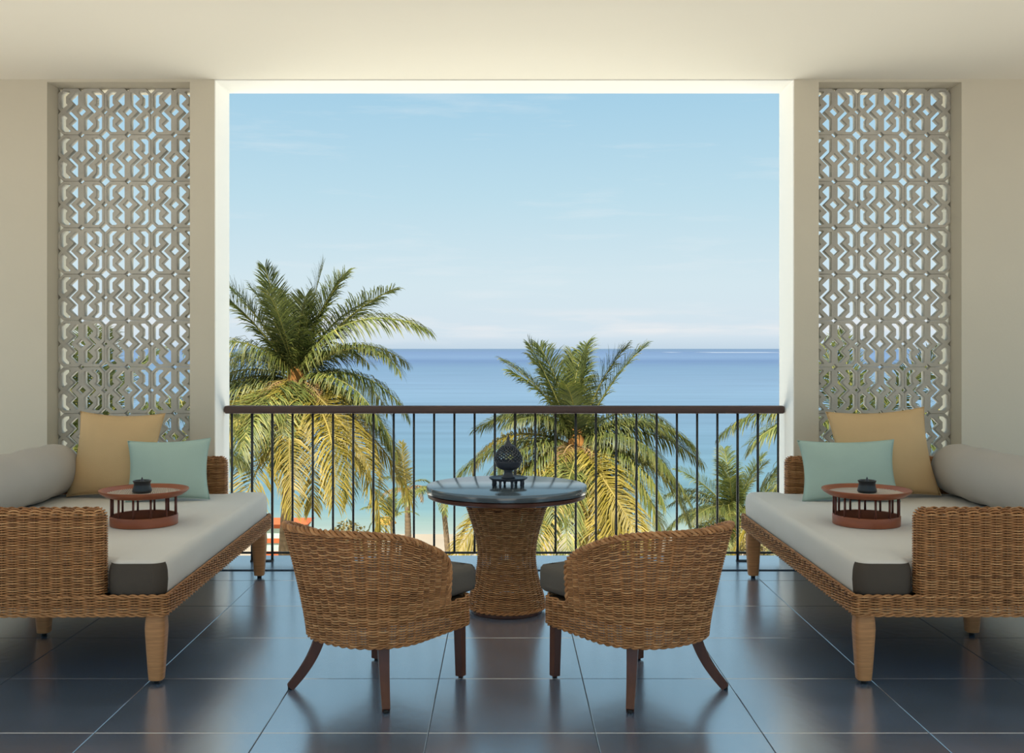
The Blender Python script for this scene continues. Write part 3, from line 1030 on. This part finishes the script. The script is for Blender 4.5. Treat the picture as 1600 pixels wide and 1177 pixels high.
def pot(loc, label):
    t = thing('incense_pot', label, 'pot', loc, 0, 'black pots on the trays')
    g = Geo()
    g.lathe([(0, 0.0), (0.040, 0.0), (0.046, 0.006), (0.045, 0.014), (0.0395, 0.032), (0.038, 0.046), (0.0425, 0.054), (0.0435, 0.058), (0.040, 0.059), (0.034, 0.052), (0.033, 0.044), (0.0, 0.044)], 36)
    link('bowl', g.mesh('pot_bowl', sharp=60), M['black_ceramic'], t)
    g = Geo()
    g.lathe([(0.016, 0.0435), (0.012, 0.052), (0.006, 0.062), (0.0035, 0.070), (0.0, 0.076)], 12)
    link('knob', g.mesh('pot_knob'), M['iron'], t)


for s, x, y, rods in ((-1, 0.372, 0.905, 12), (1, 0.345, 0.905, 13)):
    side = 'left' if s < 0 else 'right'
    tl = on_bed(s, x, y, 0.5015)
    tray(tl, rods, R(15) if s < 0 else R(4), 'round red wooden tray table standing on the %s daybed' % side)
    pot((tl[0] - 0.003, tl[1] - 0.02, 0.5015 + 0.1560), 'small black waisted pot on the tray of the %s daybed' % side)


# ------------------------------------------------------------------ outside: sea, beach, palms
GZ = -8.0


def px(x, y, Y):
    return ((x - 788) / F * Y, Y, EYE - (y - 545) / F * Y)


# sea
me = np_mesh('sea', np.array([[-30000, 52, GZ - 0.02], [30000, 52, GZ - 0.02], [30000, 45000, GZ - 0.02], [-30000, 45000, GZ - 0.02]]), [np.array([[0, 1, 2, 3]])], smooth=False)
sm = bpy.data.materials.new('sea_water'); sm.use_nodes = True
t_ = sm.node_tree; bs = t_.nodes['Principled BSDF']
tc = t_.nodes.new('ShaderNodeTexCoord')
sp = t_.nodes.new('ShaderNodeSeparateXYZ'); t_.links.new(tc.outputs['Object'], sp.inputs[0])
# 1/distance from the beach gives an even spread towards the horizon
dv = t_.nodes.new('ShaderNodeMath'); dv.operation = 'DIVIDE'; dv.inputs[0].default_value = 52.0
mpn = t_.nodes.new('ShaderNodeMapping'); mpn.inputs['Scale'].default_value = (0.012, 0.05, 1)
nz = t_.nodes.new('ShaderNodeTexNoise'); nz.inputs['Scale'].default_value = 1.0; nz.inputs['Detail'].default_value = 5
t_.links.new(tc.outputs['Object'], mpn.inputs[0]); t_.links.new(mpn.outputs[0], nz.inputs['Vector'])
wob = t_.nodes.new('ShaderNodeMath'); wob.operation = 'MULTIPLY_ADD'; wob.inputs[1].default_value = 6.0
sb = t_.nodes.new('ShaderNodeMath'); sb.operation = 'SUBTRACT'; sb.inputs[1].default_value = 0.5
t_.links.new(nz.outputs['Fac'], sb.inputs[0]); t_.links.new(sb.outputs[0], wob.inputs[0]); t_.links.new(sp.outputs['Y'], wob.inputs[2])
t_.links.new(wob.outputs[0], dv.inputs[1])
rp = t_.nodes.new('ShaderNodeValToRGB')
e = rp.color_ramp.elements
def sea_col(r, g, b):                     # water colour that reads as (r, g, b) under this sun
    c = lin(r, g, b)
    return (c[0] / 3.95, c[1] / 3.95, c[2] / 3.80, 1.0)


e[0].position = 0.0; e[0].color = sea_col(136, 166, 192)
e[1].position = 1.0; e[1].color = sea_col(226, 226, 204)
for p, c in ((0.02, (138, 168, 206)), (0.045, (148, 180, 214)), (0.065, (126, 158, 198)), (0.10, (142, 178, 206)), (0.17, (152, 186, 212)), (0.24, (158, 194, 218)), (0.32, (146, 182, 206)), (0.52, (142, 184, 204)), (0.72, (146, 192, 200)), (0.84, (160, 202, 202)), (0.90, (186, 216, 202)), (0.95, (204, 222, 204))):
    k = e.new(p); k.color = sea_col(*c)
t_.links.new(dv.outputs[0], rp.inputs['Fac'])
# wind streaks
mp2 = t_.nodes.new('ShaderNodeMapping'); mp2.inputs['Scale'].default_value = (0.02, 0.16, 1)
n2 = t_.nodes.new('ShaderNodeTexNoise'); n2.inputs['Scale'].default_value = 1.0; n2.inputs['Detail'].default_value = 8; n2.inputs['Roughness'].default_value = 0.65
t_.links.new(tc.outputs['Object'], mp2.inputs[0]); t_.links.new(mp2.outputs[0], n2.inputs['Vector'])
mr = t_.nodes.new('ShaderNodeMapRange'); mr.inputs['From Min'].default_value = 0.3; mr.inputs['From Max'].default_value = 0.7; mr.inputs['To Min'].default_value = 0.86; mr.inputs['To Max'].default_value = 1.12
t_.links.new(n2.outputs['Fac'], mr.inputs['Value'])
vs = t_.nodes.new('ShaderNodeVectorMath'); vs.operation = 'SCALE'
t_.links.new(rp.outputs['Color'], vs.inputs[0]); t_.links.new(mr.outputs[0], vs.inputs['Scale'])
t_.links.new(vs.outputs[0], bs.inputs['Base Color'])
bs.inputs['Roughness'].default_value = 0.6
bs.inputs['Specular IOR Level'].default_value = 0.12
o = link('sea', me, sm); tag(o, 'blue sea stretching from the beach to the horizon', 'sea', kind='stuff')

me = np_mesh('beach', np.array([[-400, 43.9, GZ - 0.01], [400, 43.9, GZ - 0.01], [400, 53.6, GZ - 0.01], [-400, 53.6, GZ - 0.01]]), [np.array([[0, 1, 2, 3]])], smooth=False)
o = link('beach', me, M['sand']); o['kind'] = 'structure'
me = np_mesh('near_bounce_ground', np.array([[-400, 7.5, GZ - 0.01], [400, 7.5, GZ - 0.01], [400, 43.9, GZ - 0.01], [-400, 43.9, GZ - 0.01]]), [np.array([[0, 1, 2, 3]])], smooth=False)  # hidden ground below the terrace, made pale to bounce sunlight onto soffit and reveals
o = link('near_bounce_ground', me, M['ground_bounce_pale']); o['kind'] = 'structure'
# unseen ground behind the room, added to bounce sunlight inside as fill
me = np_mesh('rear_bounce_plane', np.array([[-25, -40, -0.02], [25, -40, -0.02], [25, 6.4, -0.02], [-25, 6.4, -0.02]]), [np.array([[0, 1, 2, 3]])], smooth=False)
o = link('rear_bounce_plane', me, M['rear_bounce']); o['kind'] = 'structure'


def frond_mesh(e0, e1, L, seed, leaf=0.72, n_leaf=64, width=0.045, power=1.3, droop=0.55, tone_shift=0.0, vee=0.35):
    """one feather leaf, rachis in the xz plane going towards +x; elevation goes from e0 to e1 (degrees)"""
    r2 = np.random.default_rng(seed)
    m = 22
    tt = np.linspace(0, 1, m)
    el = np.radians(e0 + (e1 - e0) * tt ** power)
    ds = L / (m - 1)
    P = np.zeros((m, 3))
    P[1:, 0] = np.cumsum(np.cos(el[:-1]) * ds)
    P[1:, 2] = np.cumsum(np.sin(el[:-1]) * ds)
    P[:, 1] = 0.16 * L * r2.uniform(-1, 1) * tt ** 2
    leaf *= r2.uniform(0.9, 1.12); droop *= r2.uniform(0.7, 1.5)
    g = Geo()
    g.tube(P, np.linspace(0.045, 0.008, m), 4, tone=0.75)
    Vs, Qs, Ts, To = [], [], [], []
    nv = 0
    for side in (-1, 1):
        for q in range(n_leaf):
            s_ = 0.12 + 0.88 * (q + r2.uniform(-0.3, 0.3)) / n_leaf
            s_ = min(max(s_, 0.1), 1.0)
            p0 = np.array([np.interp(s_, tt, P[:, i]) for i in range(3)])
            ea = np.interp(s_, tt, el)
            tan = np.array([math.cos(ea), 0, math.sin(ea)])
            up = np.array([-math.sin(ea), 0, math.cos(ea)])
            lat = np.array([0, side, 0.0])
            ll = leaf * (0.45 + 0.55 * math.sin(PI * min(1, (s_ * 0.82 + 0.12)) ** 0.9)) * r2.uniform(0.85, 1.12)
            if s_ > 0.9: ll *= 0.8
            sweep = 0.42 + 0.55 * s_ ** 1.5 + r2.normal(0, 0.10)
            d = lat * math.cos(sweep) + tan * math.sin(sweep) + up * (vee + r2.normal(0, 0.1))
            d /= np.linalg.norm(d)
            g_ = np.array([0, 0, -1.0])
            dr = droop * r2.uniform(0.6, 1.4)
            p1 = p0 + d * ll * 0.4
            d2 = d + g_ * dr * 0.7; d2 /= np.linalg.norm(d2)
            p2 = p1 + d2 * ll * 0.35
            d3 = d + g_ * dr * 1.7; d3 /= np.linalg.norm(d3)
            p3 = p2 + d3 * ll * 0.25
            wv = np.cross(d, up * 0.8 + lat * 0.3); wv /= np.linalg.norm(wv) + 1e-9
            w_ = width * r2.uniform(0.8, 1.2)
            Vs += [p0 - wv * w_ * 0.25, p0 + wv * w_ * 0.25, p1 - wv * w_ * 0.5, p1 + wv * w_ * 0.5, p2 - wv * w_ * 0.38, p2 + wv * w_ * 0.38, p3]
            Qs += [[nv, nv + 1, nv + 3, nv + 2], [nv + 2, nv + 3, nv + 5, nv + 4]]
            Ts += [[nv + 4, nv + 5, nv + 6]]
            tn = np.clip(0.42 + tone_shift + r2.normal(0, 0.16), 0, 1)
            To += [tn] * 6 + [min(1, tn + 0.35)]
            nv += 7
    g.add(np.array(Vs), Qs, Ts, np.array(To))
    return g.mesh('frond', tone=True)


FR = {}


def frond(kind, seed):
    """kinds by how the leaf stands"""
    spec = {'spear': (84, 66, 3.4), 'up': (70, 34, 3.7), 'arch': (56, -46, 4.0), 'wide': (26, -66, 4.1), 'low': (5, -78, 3.9), 'hang': (-22, -86, 4.8), 'small': (60, -30, 1.9), 'smallup': (82, 50, 1.9), 'smallhang': (20, -84, 2.3)}
    key = (kind, seed % 5)
    if key not in FR:
        e0, e1, L = spec[kind]
        v_ = key[1] - 2
        e0 += 3.5 * v_; e1 += 7 * ((v_ * 2) % 5 - 2); L *= 1 + 0.05 * ((v_ * 3) % 5 - 2)
        droop = {'spear': 0.15, 'up': 0.35, 'arch': 1.2, 'wide': 1.4, 'low': 1.2, 'hang': 0.6, 'small': 0.6, 'smallup': 0.2, 'smallhang': 0.9}[kind]
        sm_ = kind.startswith('small')
        FR[key] = frond_mesh(e0, e1, L, hash(key[1]) * 17 + len(kind) * 5, leaf=0.48 if sm_ else 0.98, n_leaf=46 if sm_ else 112, width=0.036 if sm_ else 0.031,
                             droop=droop, vee=0.25 if kind in ('spear', 'up') else 0.15, power=1.0 if kind in ('arch', 'wide', 'low', 'small') else 1.4,
                             tone_shift={'hang': 0.15, 'low': 0.08, 'spear': -0.1, 'up': -0.08}.get(kind, 0.0))
    return FR[key]


def palm(label, crown, fronds, trunk_r=0.17, lean=(0.3, 0.2), nuts=0, scale=1.0, group='palms below the terrace', fibre=True):
    cx, cy, cz = crown
    t = thing('coconut_palm', label, 'palm tree', (cx + lean[0], cy + lean[1], GZ), 0, group)
    h = cz - GZ
    g = Geo()
    tt = np.linspace(0, 1, 40)
    P = np.stack([-lean[0] * tt ** 1.6, -lean[1] * tt ** 1.6, h * tt], -1)
    rad = trunk_r * (1.25 - 0.45 * tt) * (1 + 0.05 * (np.arange(40) % 2))
    rad[0] *= 1.5
    g.tube(P, rad, 12)
    link('trunk', g.mesh('trunk'), M['trunk'], t)
    top = (-lean[0], -lean[1], h)
    if fibre:
        g = Geo()
        g.lathe([(0.02, -0.6), (trunk_r * 1.1, -0.5), (trunk_r * 1.9, -0.15), (trunk_r * 1.6, 0.15), (trunk_r * 0.7, 0.55), (0.01, 0.8)], 14)
        link('crown_heart', g.mesh('crown_heart'), M['fibre'], t, top)
    for i, fr in enumerate(fronds):
        kind, az, sc = fr[:3]
        mt = fr[3] if len(fr) > 3 else ('frond_old' if kind in ('hang',) else 'frond')
        me = frond(kind, i + int(az))
        key = (me.name, mt)
        if key not in FR:
            m2 = me.copy(); m2.materials.clear(); m2.materials.append(M[mt]); FR[key] = m2
        tilt = fr[4] if len(fr) > 4 else 0.0
        o = link('frond', FR[key], None, t, top)
        o.rotation_euler = (R(random.uniform(-22, 22)), R(tilt), R(az + random.uniform(-7, 7)))
        o.scale = (sc * scale,) * 3
    if nuts:
        g = Geo(); g.lathe([(0, -0.13), (0.06, -0.11), (0.10, -0.04), (0.105, 0.02), (0.08, 0.09), (0.03, 0.13), (0, 0.135)], 12)
        nm = g.mesh('coconut')
        for q in range(nuts):
            an = 2 * PI * q / nuts + 0.3
            link('coconut', nm, M['coconut'], t, (top[0] + 0.40 * math.cos(an), top[1] + 0.40 * math.sin(an), top[2] - 0.25 - 0.12 * (q % 3)), (random.uniform(-.5, .5), random.uniform(-.5, .5), 0))
    return t


# az: 0 = image right, 180 = image left, -90 = towards the terrace, 90 = away
palm('tall coconut palm with high upright crown, left in the opening', px(463, 600, 30), [
    ('spear', 150, 0.95), ('spear', 20, 1.0), ('spear', -60, 0.85), ('up', 168, 0.95), ('up', 195, 0.88), ('up', 12, 0.95), ('up', -12, 0.95), ('up', 95, 0.9), ('up', -100, 0.8), ('up', 40, 1.0), ('up', 140, 1.0),
    ('arch', 2, 1.12, 'frond', -14), ('arch', -22, 0.95, 'frond', -4), ('arch', 172, 0.85), ('arch', 200, 0.9), ('arch', 150, 0.95), ('arch', 60, 0.9), ('arch', 110, 0.9),
    ('wide', 0, 0.86), ('wide', -38, 0.85), ('wide', 190, 0.8), ('wide', 165, 0.85), ('wide', 90, 0.9), ('wide', 45, 0.9),
    ('low', -8, 0.92), ('low', -55, 0.95, 'frond_old'), ('low', -100, 0.92), ('low', -135, 0.95, 'frond_old'), ('low', 185, 0.9), ('low', 150, 0.9), ('low', 30, 0.9),
    ('hang', -20, 1.0), ('hang', -65, 1.0), ('hang', -95, 0.95), ('hang', -125, 1.0), ('hang', -160, 1.0), ('hang', 170, 0.95), ('hang', 10, 0.95), ('hang', -45, 0.9, 'frond'), ('hang', -110, 0.9, 'frond'), ('hang', -80, 1.05), ('hang', -140, 1.0, 'frond'), ('low', -75, 1.0, 'frond_old'), ('low', -25, 0.95), ('low', -160, 0.95), ('hang', -35, 1.05), ('low', -115, 1.0), ('hang', -175, 1.0), ('arch', 20, 0.9), ('wide', 175, 0.95), ('up', -30, 0.95), ('up', 185, 1.0), ('low', -85, 1.05), ('hang', -150, 1.1), ('hang', -55, 1.1), ('smallhang', -60, 0.8, 'frond_dry'), ('smallhang', -120, 0.8, 'frond_dry'), ('smallhang', -90, 0.7, 'frond_dry')],
    lean=(-0.55, 0.6), nuts=7)
palm('coconut palm with broad arching crown, standing behind the round table', px(901, 702, 30), [
    ('spear', 160, 0.88), ('spear', 15, 0.9), ('up', 170, 0.9), ('up', 8, 0.95), ('up', -15, 0.92), ('up', 195, 0.85), ('up', 100, 0.9), ('up', -95, 0.75), ('up', 60, 0.95), ('up', 130, 0.92),
    ('arch', 10, 0.86), ('arch', -25, 0.75), ('arch', 172, 0.76), ('arch', 30, 0.85), ('arch', 205, 0.7), ('arch', 80, 0.9), ('arch', 125, 0.9),
    ('wide', 2, 0.98), ('wide', 178, 0.98), ('wide', -35, 0.9), ('wide', 200, 0.9), ('wide', 70, 0.9), ('wide', 150, 0.9),
    ('low', -5, 1.0), ('low', -30, 0.95), ('low', -60, 0.95, 'frond_old'), ('low', -95, 0.9), ('low', -130, 0.95, 'frond_old'), ('low', 190, 0.9), ('low', 40, 0.9),
    ('hang', -25, 0.95), ('hang', -60, 1.0), ('hang', -90, 1.0), ('hang', -120, 1.0), ('hang', -150, 0.95), ('hang', -45, 0.9, 'frond'), ('hang', 5, 0.9), ('hang', -75, 1.05), ('hang', -105, 1.0, 'frond'), ('low', -15, 1.0), ('low', -80, 1.0, 'frond_old'), ('low', -45, 1.0), ('low', 210, 1.0), ('hang', -135, 1.05), ('hang', 180, 0.95), ('arch', -10, 0.85), ('arch', 160, 0.85), ('wide', -15, 1.0), ('wide', 160, 1.0, 'frond_old'), ('up', 180, 0.9), ('low', -110, 1.0), ('hang', -85, 1.1), ('smallhang', -70, 0.8, 'frond_dry'), ('smallhang', -110, 0.8, 'frond_dry')],
    lean=(0.35, 0.5), nuts=6)
generic = [('spear', 120, 0.9), ('up', 150, 0.9), ('up', 20, 0.9), ('up', -80, 0.85), ('up', 90, 0.9), ('arch', 178, 0.95), ('arch', 200, 0.95), ('arch', 150, 0.95), ('arch', 5, 0.9), ('arch', -30, 0.9), ('arch', -100, 0.9), ('arch', 70, 0.9),
           ('wide', 180, 0.9), ('wide', 215, 0.9), ('wide', -20, 0.9), ('wide', -60, 0.9), ('wide', -110, 0.9), ('wide', 40, 0.9), ('wide', 110, 0.9),
           ('low', 190, 0.9), ('low', -30, 0.9), ('low', -90, 0.9), ('low', -140, 0.9), ('hang', 170, 0.9), ('hang', -60, 0.9), ('hang', -120, 0.9), ('hang', -10, 0.9)]
palm('coconut palm half hidden behind the right pier', px(1350, 715, 26), generic, lean=(0.4, 0.4), nuts=4)
palm('coconut palm seen only through the left block screen', px(150, 715, 23), [(k, a + 40, s_) + tuple(r_) for k, a, s_, *r_ in generic], lean=(-0.4, 0.3), nuts=0)
palm('low dense palm to the right of the broad palm', px(1146, 812, 34), [
    ('up', 160, 0.62), ('up', 20, 0.66), ('up', -80, 0.62), ('up', 100, 0.66), ('arch', 175, 0.66), ('arch', 0, 0.62), ('arch', -40, 0.6), ('arch', -140, 0.62), ('arch', -90, 0.56), ('wide', 190, 0.62), ('wide', -15, 0.62), ('wide', -70, 0.62), ('wide', -115, 0.62), ('wide', 60, 0.62), ('wide', 120, 0.62), ('low', -30, 0.62), ('low', -100, 0.62), ('low', 200, 0.62), ('up', -130, 0.6), ('up', -40, 0.6), ('arch', -65, 0.6), ('arch', 150, 0.6), ('wide', -140, 0.6), ('wide', 150, 0.62)],
    trunk_r=0.13, lean=(0.2, 0.1))
palm('young palm with one bright upright spear leaf, left of the table', px(636, 765, 46), [
    ('smallup', 90, 1.0, 'frond_old', -28), ('smallup', -90, 0.9, 'frond_old', -26), ('small', 10, 0.75), ('small', 170, 0.75), ('smallhang', -20, 0.65, 'frond_dry'), ('smallhang', 200, 0.65, 'frond_dry'), ('smallhang', -90, 0.6, 'frond_dry'), ('smallhang', -140, 0.6, 'frond_dry'), ('smallhang', -50, 0.6, 'frond_dry')],
    trunk_r=0.13, lean=(0.05, 0.1), fibre=False)
palm('small dark palm with drooping side leaves beside the young spear-leaf palm', px(613, 812, 44), [
    ('smallup', 150, 0.7), ('smallup', 60, 0.7), ('smallup', -90, 0.65), ('small', 180, 0.75), ('small', 200, 0.7), ('small', 0, 0.6), ('small', -60, 0.6), ('smallhang', 175, 0.6), ('smallhang', -120, 0.5), ('small', 140, 0.7)],
    trunk_r=0.11, lean=(0.05, 0.1), fibre=False)
palm('palm with two hanging leaves showing left of the table edge', px(690, 768, 40), [
    ('smallhang', 180, 0.85), ('smallhang', 200, 0.95), ('smallhang', -95, 0.9), ('smallhang', -40, 0.8), ('smallhang', -130, 1.0), ('small', 0, 0.6), ('small', 60, 0.6), ('smallhang', 20, 0.8)],
    trunk_r=0.10, lean=(0.3, 0.1), fibre=False)


# shrubs on the beach edge
def bush(label, c, rx, rz, n, seed):
    r2 = np.random.default_rng(seed)
    t = thing('shrub', label, 'shrub', (c[0], c[1], GZ))
    g = Geo()
    V, T, To = [], [], []
    for q in range(n):
        d = r2.normal(size=3); d /= np.linalg.norm(d)
        d[2] = abs(d[2])
        p = d * np.array([rx, rx, rz]) * r2.uniform(0.6, 1.0)
        a = r2.normal(size=3); a /= np.linalg.norm(a)
        b = np.cross(a, r2.normal(size=3)); b /= np.linalg.norm(b)
        s_ = r2.uniform(0.10, 0.2)
        k = len(V)
        V += [p - b * s_ * 0.3, p + b * s_ * 0.3, p + a * s_ * 1.3]
        T += [[k, k + 1, k + 2]]
        To += [float(np.clip(r2.normal(0.5, 0.25), 0, 1))] * 3
    g.add(np.array(V), None, T, np.array(To))
    o = link('foliage', g.mesh('foliage', tone=True), M['bush'], t); o['kind'] = 'stuff'
    g = Geo()
    for q in range(6):
        an = 2 * PI * q / 6
        g.tube([(0.05 * math.cos(an), 0.05 * math.sin(an), 0), (rx * 0.4 * math.cos(an), rx * 0.4 * math.sin(an), rz * 0.7)], 0.03, 5)
    link('stems', g.mesh('stems'), M['trunk'], t)


bush('brownish leafy shrub at the foot of the low dense palm', px(1108, 800, 41), 1.25, 2.9, 1500, 4)
bush('tall yellowish shrub on the beach behind the right daybed', px(1175, 835, 44), 1.3, 2.0, 1300, 5)
bush('round shrub on the beach behind the left armchair', px(545, 835, 46), 1.4, 1.9, 1500, 6)

# beach hut with orange boards
hx = px(448, 860, 47)
t = thing('beach_hut', 'little orange and pale green beach hut behind the left palm', 'hut', (hx[0], 47, GZ))
g = Geo(); g.box((0, 0, 0.85), (1.75, 1.4, 1.7)); g.box((0, 0, 0.1), (1.9, 1.5, 0.2))
link('wall', g.mesh('hut_wall', smooth=False), M['hut_panel'], t)
for z in (0.42, 0.98, 1.62):
    g = Geo(); g.box((0, -0.72, z), (1.95, 0.06, 0.20)); g.box((-0.9, 0, z), (0.06, 1.5, 0.20)); g.box((0.9, 0, z), (0.06, 1.5, 0.20))
    link('trim_board', g.mesh('trim_board', smooth=False), M['hut_trim'], t)
g = Geo()
V = np.array([[-1.1, -0.95, 1.72], [1.1, -0.95, 1.72], [1.1, 0.95, 1.72], [-1.1, 0.95, 1.72], [-0.8, 0, 1.86], [0.8, 0, 1.86]])
g.add(V, [[0, 1, 5, 4], [2, 3, 4, 5], [3, 2, 1, 0]], [[1, 2, 5], [3, 0, 4]])
link('roof', g.mesh('hut_roof', smooth=False), M['hut_trim'], t)

# beach parasol
bx = px(603, 848, 50)
t = thing('beach_parasol', 'orange beach parasol on the sand beside the small dark palm', 'parasol', (bx[0], 50, GZ))
g = Geo(); g.lathe([(0.0, 1.45), (0.2, 1.41), (0.38, 1.30), (0.5, 1.14), (0.49, 1.12), (0.36, 1.27), (0.2, 1.37), (0.0, 1.40)], 24)
link('canopy', g.mesh('canopy'), M['thatch'], t)
g = Geo(); g.tube([(0, 0, 0), (0, 0, 1.42)], 0.03, 8)
link('pole', g.mesh('pole'), M['trunk'], t)

# white surf streak out at sea
g = Geo()
g.box((575, 2600, GZ + 0.1), (180, 240, 0.2)); g.box((420, 2680, GZ + 0.1), (30, 160, 0.2))
o = link('surf_streak', g.mesh('surf_streak', smooth=False), M['foam'])
tag(o, 'thin white streak of surf near the horizon at the right', 'surf', kind='stuff')
